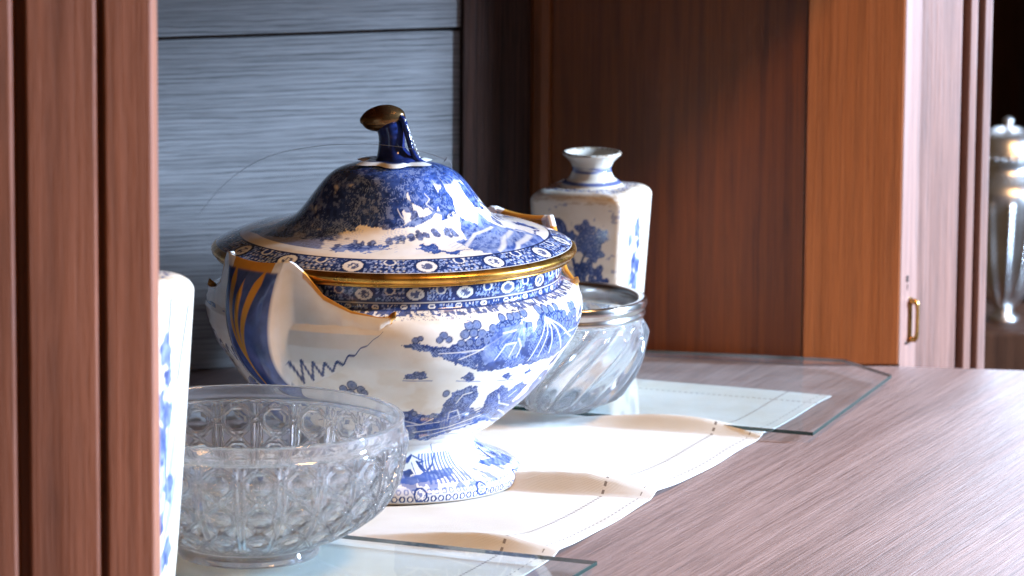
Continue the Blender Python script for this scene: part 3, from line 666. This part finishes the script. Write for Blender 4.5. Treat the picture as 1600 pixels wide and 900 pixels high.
s_top = sl[-1]; V = (s_top - sl) / 61.0; Uc = th * NC / (2 * np.pi)
Vg = np.repeat(V[:, None], len(th), 1); Ug = np.repeat(Uc[None], len(V), 0)
fade = np.clip((843 - hh) / 10, 0, 1)[:, None] * np.clip((hh - 668) / 6, 0, 1)[:, None]
def tri(d_, wd): return np.clip(1 - np.abs(d_) / wd, 0, 1)
fr_ = lambda x_: (x_ + .5) % 1 - .5
groove = np.zeros_like(Ug)
for o_ in (-.085, .085): groove = np.maximum(groove, tri(fr_(Ug) - o_, .05))
for sgn in (1, -1):
    dd = fr_(Ug + sgn * Vg + .5)
    for o_ in (-.075, .075): groove = np.maximum(groove, .8 * tri(dd - o_, .05))
xb = fr_(Ug - .5); yb = fr_(Vg - .5)
oc = np.maximum(np.maximum(np.abs(xb), np.abs(yb)), (np.abs(xb) + np.abs(yb)) / 1.4142)
rel = -.0042 * groove
inb = oc < .37
rel = np.where(inb, np.where(oc > .29, -.0042 * (1 - np.abs(oc - .33) / .04) , .0002 - .0022 * (1 - (oc / .29) ** 2)), rel)
rel = rel * fade
nrm0 = grid_normals(P, True)
P2 = P + nrm0 * rel[..., None]
kf = int(np.argmax(hh < 844))
n2 = grid_normals(P2, True)
bowl = grid_part('bowl_wall', P2, m_cut, cb, rows=(kf, len(hh)), nrm=n2)
grid_part('foot_ring', P2, m_cut, cb, rows=(0, kf + 1), nrm=n2)
grid_part('rim', rev_px(band, th), m_cut, cb)
grid_part('inner_face', rev_px(inner, np.radians(np.arange(0, 360, 2))), m_cut, cb)
grid_part('foot_underside', rev_px(under, np.radians(np.arange(0, 360, 2))), m_cut, cb)

# ------------------------------------------------------------------ swirled glass bowl with metal rim
m_swirl = crystal('swirl_glass', (.98, .99, 1), .08, .025, haze=.07)
m_silver = plain('old_silver', (.66, .63, .60), .2, 1.0, noise_amt=.3, nscale=60)
sb = thing('swirled_bowl', (.0345, 3.302, ZG2 + .0003), 'swirl fluted glass bowl with tarnished silver rim behind the tureen', 'bowl')
sb.scale = (1.07, 1.07, 1.14)
th = np.radians(np.arange(0, 360, .8))
op = smooth_profile([(.019, 0), (.023, .0006), (.0275, .0045), (.036, .013), (.0445, .025), (.0495, .038), (.0518, .05), (.0522, .058)], .0008)
P = revolve(op, th)
zz_ = op[:, 1][:, None]; sw = .5 * (1 + np.cos(19 * (th[None] - 19.0 * (zz_ - .058))))
amt = np.clip((zz_ - .003) / .01, 0, 1) * np.clip((.0585 - zz_) / .008, 0, 1)
P2 = P + grid_normals(P, True) * ((sw ** .7) * .0062 * amt)[..., None]
grid_part('fluted_wall', P2, m_swirl, sb)
ip = smooth_profile([(.0522, .058), (.049, .058), (.0485, .048), (.045, .036), (.036, .022), (.022, .012), (.001, .009)], .002)
grid_part('inner_face', revolve(ip, th[::3]), m_swirl, sb)
up_ = smooth_profile([(.001, .001), (.012, .0012), (.019, 0)], .002)
grid_part('base', revolve(up_, th[::3]), m_swirl, sb)
ring = smooth_profile([(.0525, .0592), (.0545, .0594), (.0552, .0612), (.0544, .0632), (.0550, .0645), (.0562, .0665), (.0558, .0700), (.0545, .0710), (.0515, .0706), (.0498, .0690), (.0492, .0640), (.0500, .0594), (.0525, .0592)], .0007)
grid_part('silver_rim', revolve(ring, th), m_silver, sb)

# ------------------------------------------------------------------ square blue and white bottles
m_bot = glazed('bottle_glaze', .16)
def build_bottle(label, loc, rz, sc, seed, zs=1.0):
    t_ = thing('square_bottle', loc, label, 'bottle', rz, group='square blue and white bottles')
    n_side = 92; nper = n_side * 4
    per = np.arange(nper) / nper * 4           # side index + position
    ring = []
    side = per.astype(int); a = (per - side) * 2 - 1            # -1..1 along the side
    def sq(hw, rc):
        # rounded square, sides facing -y, +x, +y, -x
        rc = min(rc, hw * .999); out = np.empty((nper, 2))
        L_ = hw - rc; arc = rc * np.pi / 4; tot = L_ + arc
        s = np.abs(a) * tot; c = np.sign(a)
        along = np.where(s < L_, s, L_ + rc * np.sin(np.clip((s - L_) / max(rc, 1e-9), 0, np.pi / 4)))
        dep = np.where(s < L_, hw, L_ + rc * np.cos(np.clip((s - L_) / max(rc, 1e-9), 0, np.pi / 4)))
        x0 = c * along; y0 = -dep
        for k_, (cx_, sx_) in enumerate(((1, 0), (0, 1), (-1, 0), (0, -1))):
            m_ = side == k_; out[m_, 0] = x0[m_] * cx_ - y0[m_] * sx_; out[m_, 1] = x0[m_] * sx_ + y0[m_] * cx_
        return out
    hb, ht, zt_ = .0275, .0355, .1425
    sec = []
    sec += [(hb - .004, .004, .0), (hb - .0012, .005, .0006)]
    for z in np.linspace(.003, zt_, 150): sec.append((hb + (ht - hb) * (z / zt_) ** .85, .0052, z))
    for q in np.linspace(.08, 1, 12): sec.append((ht - .0085 * (1 - math.cos(q * math.pi / 2)), .0052 + .004 * q, zt_ + .0085 * math.sin(q * math.pi / 2)))
    rows = [np.c_[sq(*s[:2]), np.full(nper, s[2])] for s in sec]
    flat = sq(ht - .0085, .0092); ang = np.arctan2(flat[:, 1], flat[:, 0])
    circ = np.c_[np.cos(ang), np.sin(ang)]
    for q in np.linspace(.1, 1, 10): rows.append(np.c_[flat * (1 - q) + circ * .0235 * q, np.full(nper, .151 + .0012 * q)])
    for r_, z in smooth_profile([(.0225, .1528), (.0205, .1550), (.0165, .1580), (.0143, .1628), (.0141, .1660), (.0160, .1705), (.0195, .1745), (.0213, .1765), (.0210, .1778), (.0190, .1782), (.0165, .1750), (.0125, .1680), (.0122, .155), (.0122, .140)], .0006):
        rows.append(np.c_[circ * r_, np.full(nper, z)])
    P = np.array(rows) * sc; P[..., 2] *= zs
    Z = np.repeat((P[:, :1, 2] / sc / zs), nper, 1); A_ = np.repeat(a[None], len(rows), 0) * .0355; SD = np.repeat(side[None], len(rows), 0)
    RR = np.hypot(P[..., 0], P[..., 1]) / sc
    X = A_ * 2200; Y = (Z) * 2200                    # about photograph pixels
    C = Canvas(X, Y, np.array((.68, .62, .53)))
    wall_ = (Z < .1435) & (RR > .026)
    zp = lambda z: z * 2200
    dk, bl = np.array((.025, .045, .14)), np.array((.07, .12, .33))
    for k_ in (0, 2):
        M0 = (SD == k_) & wall_
        def bl_(x, y, r_, se, lobes=5, lo=dk, hi=bl, amp=.22):
            dx, dy = X - x, Y - y; an = np.arctan2(dy, dx); e_ = np.hypot(dx, dy) - r_ * (1 + amp * np.cos(lobes * an + se)) - 3 * (fbm(X * .12, Y * .12, se) - .47)
            C.tone(np.clip(.5 - e_, 0, 1) * M0, seed + se, lo, hi, .14)
            if r_ > 10:
                for q_ in (.22, .52): C.put(np.clip(1.1 - np.abs(e_ + r_ * q_), 0, 1) * M0 * (np.cos(lobes * 2 * an + se) > -.4) * .55, np.array((.45, .48, .56)))
        bl_(-38, 262, 25, 3, 3, dk, bl, .08)
        bl_(-22, 240, 10, 5); bl_(-8, 258, 9, 6)
        for (x, y, r_, se) in ((18, 268, 17, 11), (36, 252, 15, 12), (14, 244, 17, 13), (34, 232, 16, 14), (46, 262, 11, 15)): bl_(x, y, r_, se, 5, dk * 1.5, bl * .9)
        for (x, y, r_, se) in ((24, 205, 12, 21), (40, 196, 12, 22), (12, 190, 12, 23), (50, 180, 10, 24), (34, 178, 12, 25), (20, 165, 10, 26), (2, 182, 9, 27), (42, 160, 9, 28), (10, 205, 9, 29)): bl_(x, y, r_, se, 3, dk, bl * .8, .35)
        for ln_, wd in (([(-5, 120), (-6, 150), (2, 185), (-4, 215), (-16, 240)], 3.0), ([(-4, 150), (16, 170), (34, 180)], 2.0), ([(0, 190), (18, 230)], 2.0), ([(-6, 135), (30, 140)], 1.5), ([(-16, 240), (-30, 255)], 2.2)):
            C.put(C.line_mask(ln_, wd) * M0, dk)
        for (x, y, r_, se) in ((-30, 60, 26, 31), (10, 45, 30, 32), (40, 70, 20, 33), (-10, 95, 14, 34), (30, 130, 7, 35), (45, 118, 6, 36)): bl_(x, y, r_, se, 4)
        C.put((fbm(X * .09, Y * .09, 6) > .66) * M0 * .5, dk * 2)
    for k_ in (1, 3):
        M0 = (SD == k_) & wall_
        def leaf(x0, y0, x1, y1, wd, col_):
            n_ = 14; 
            for i in range(n_):
                q = i / (n_ - 1); xx = x0 + (x1 - x0) * q + 6 * math.sin(q * 3.1) * (1 if x1 > x0 else -1); yy = y0 + (y1 - y0) * q
                C.put(np.clip(1 - (np.hypot(X - xx, (Y - yy) * .5) - wd * math.sin(math.pi * min(1, q + .12))), 0, 1) * M0 * .9, col_)
        for args in ((-10, 95, -34, 265, 6), (4, 90, 30, 275, 5), (14, 80, 48, 230, 5), (-14, 80, -52, 200, 5), (0, 100, 6, 300, 4), (20, 60, 55, 160, 5)): leaf(*args, PALE * 1.05)
        for (x, y, r_, se) in ((8, 262, 19, 3), (14, 232, 14, 4), (-6, 214, 20, 5), (16, 196, 18, 6), (-12, 180, 16, 7), (6, 164, 20, 8), (-30, 250, 11, 9), (28, 118, 18, 10), (-18, 112, 16, 11), (2, 82, 22, 12), (-36, 60, 18, 13), (34, 50, 20, 14), (0, 28, 18, 15)):
            dx, dy = X - x, Y - y; an = np.arctan2(dy, dx); e_ = np.hypot(dx, dy * .9) - r_ * (.72 + .10 * np.cos(5 * an + se * 1.7) + .08 * np.cos(3 * an + se)) - 22 * (fbm(X * .05 + se, Y * .05, se) - .47)
            C.tone(np.clip(.5 - e_ / 3, 0, 1) * M0, seed + se, bl * .6, PALE * .75, .09)
        for ln_ in ([(-30, 200), (-40, 290)], [(40, 230), (58, 300)], [(10, 270), (14, 322)], [(-8, 60), (0, 170)], [(24, 110), (10, 200)]): C.put(C.line_mask(ln_, 1.8) * M0, bl * .8)
    # brown worn edges, lines round shoulder and neck
    ed = np.clip((np.abs(A_) - .0318) / .0025, 0, 1) * wall_ * (.35 + .65 * (fbm(X * .2, Y * .05, 3) > .45)); C.put(ed * .40, np.array((.42, .27, .13)))
    shd = (Z >= .1425) & (RR > .0235); C.put((shd & (fbm(X * .08, Z * 900, 12) > .5)) * .45, np.array((.40, .27, .13)))
    C.put((shd & (Z > .1508) & (fbm(A_ * 300, RR * 900, 22) > .52)) * .9, dk * 1.6)
    nk = (RR <= .0236) & (Z > .1515)
    C.put((nk & (Z > .1538) & (Z < .1562)) * .9, dk * 1.8); C.put((nk & (Z > .1625) & (Z < .1672) & (RR > .0128)) * np.clip(fbm((X + SD * 156) * .012, Z * 400, 9) * 2.4 - .5, 0, .85), dk * 2.2)
    C.put((nk & (Z > .1768) & (fbm(X * .1 + SD * 9, Z * 200, 5) > .45)) * .7, np.array((.30, .18, .09)))
    nm = grid_normals(P, True)
    iw = next(i for i in range(len(rows)) if rows[i][0, 2] > .1525)
    grid_part('bottle_body', P, m_bot, t_, rows=(0, iw + 1), col=C.C, nrm=nm)
    grid_part('neck', P, m_bot, t_, rows=(iw, len(rows)), col=C.C, nrm=nm)
    return t_
# near corner and sides are turned with the cupboard
RB = np.array((.0921, 3.4345)); rot = R(-20)
u_ = np.array((math.cos(rot), math.sin(rot))); v_ = np.array((-math.sin(rot), math.cos(rot)))
cen = RB - u_ * .0275 - v_ * .0275
build_bottle('square blue and white bottle with peony branch, whole, beside the swirled bowl', (float(cen[0]), float(cen[1]), ZG2 + .0003), rot, 1.0, 100, .925)
build_bottle('square blue and white bottle mostly hidden behind the near left post', (-.2425, 2.735, ZG1 + .0003), rot, 1.29, 300)

# ------------------------------------------------------------------ stray hair over the lid
hp = [(-.2466, 3.548, .0764), (-.237, 3.5, .1017), (-.2176, 3.42, .1365), (-.191, 3.32, .1722), (-.1613, 3.22, .2002), (-.1273, 3.13, .2199), (-.1009, 3.098, .2262), (-.0874, 3.092, .2268), (-.0673, 3.09, .2248), (-.0506, 3.088, .2205), (-.0435, 3.087, .2182), (-.0406, 3.089, .2161), (-.0397, 3.10, .2090)]
h0 = np.array(hp[-1]); m_hair = plain('hair', (.22, .20, .19), .3)
hair = thing('stray_hair', tuple(h0), 'single fine hair arching over the tureen lid and its finial', 'hair')
tube('strand', np.array(hp) - h0, .00016, m_hair, hair, seg=6, step=.004)
tube('knot', np.array([(-.0449, 3.087, .2168), (-.0435, 3.0868, .2183), (-.0424, 3.0862, .2203)]) - h0, [.0002, .0005, .0002], m_hair, hair, seg=6, step=.0005)

# ------------------------------------------------------------------ silver urn beyond the cupboard
UY = 4.5; KU = .00061
def uz(py): return .0394 - (py - 187) * .000618
urn = thing('silver_urn', (.4690, UY, uz(499)), 'tall silver urn with beaded flutes and knob lid beyond the cupboard end', 'urn')
th = np.radians(np.arange(0, 360, 1.5)); z0 = uz(499)
def up(l, st=.0012):
    p = smooth_profile([(r_ * KU * 1.42, uz(y) - z0) for r_, y in l], st); return revolve(p, th), p
m_us = plain('polished_silver', (.86, .85, .83), .30, 1.0, noise_amt=.25, nscale=30)
P, p = up([(16, 499), (17, 494), (11, 488), (9, 482), (14, 474), (24, 450), (37, 400), (45, 345), (49, 306), (45, 286), (33, 268), (30, 258), (33, 248), (39, 243)])
zf = (p[:, 1][:, None]); fl = np.clip((zf - (uz(478) - z0)) / .02, 0, 1) * np.clip(((uz(300) - z0) - zf) / .01, 0, 1)
P = P + grid_normals(P, True) * ((.5 + .5 * np.cos(14 * th[None])) ** 4 * .0035 * (.75 + .25 * np.cos(zf / .0058 * 2 * np.pi)) * fl)[..., None]
grid_part('urn_body', P, m_us, urn)
P, p = up([(39, 243), (41, 238), (38, 233), (35, 222), (29, 210), (16, 201), (6, 198), (3.5, 195), (5.5, 190), (5, 186), (1, 183)])
lidu = grid_part('urn_lid', P, m_us, urn)
for i in range(30):
    a = i / 30 * 2 * math.pi; q = np.array((58 * KU * math.sin(a), -58 * KU * math.cos(a), uz(240) - z0))
    tube('bead', [q + (0, 0, -.0022), q + (0, 0, 0), q + (0, 0, .0022)], np.array([.0002, .0022, .0002]), m_us, lidu, seg=8, step=.0011)
stand = tag(prism('urn_stand', [(-.05, -.06), (.14, -.06), (.14, .10), (-.05, .10)], -.85, 0, m_dark, None, .003), 'dark wooden stand carrying the silver urn', 'stand')
stand.location = (.4665, UY, z0 - .0005)
ledge = tag(prism('wall_ledge', [(-.005, 0), (.30, 0), (.30, .64), (-.005, .64)], 0, .0085, plain('pale_wood', (.42, .24, .12), .5, noise_amt=.3), None, .001), 'thin light brown ledge edge beside the silver urn', 'ledge')
ledge.location = (.4875, 4.655, uz(455) - .012)
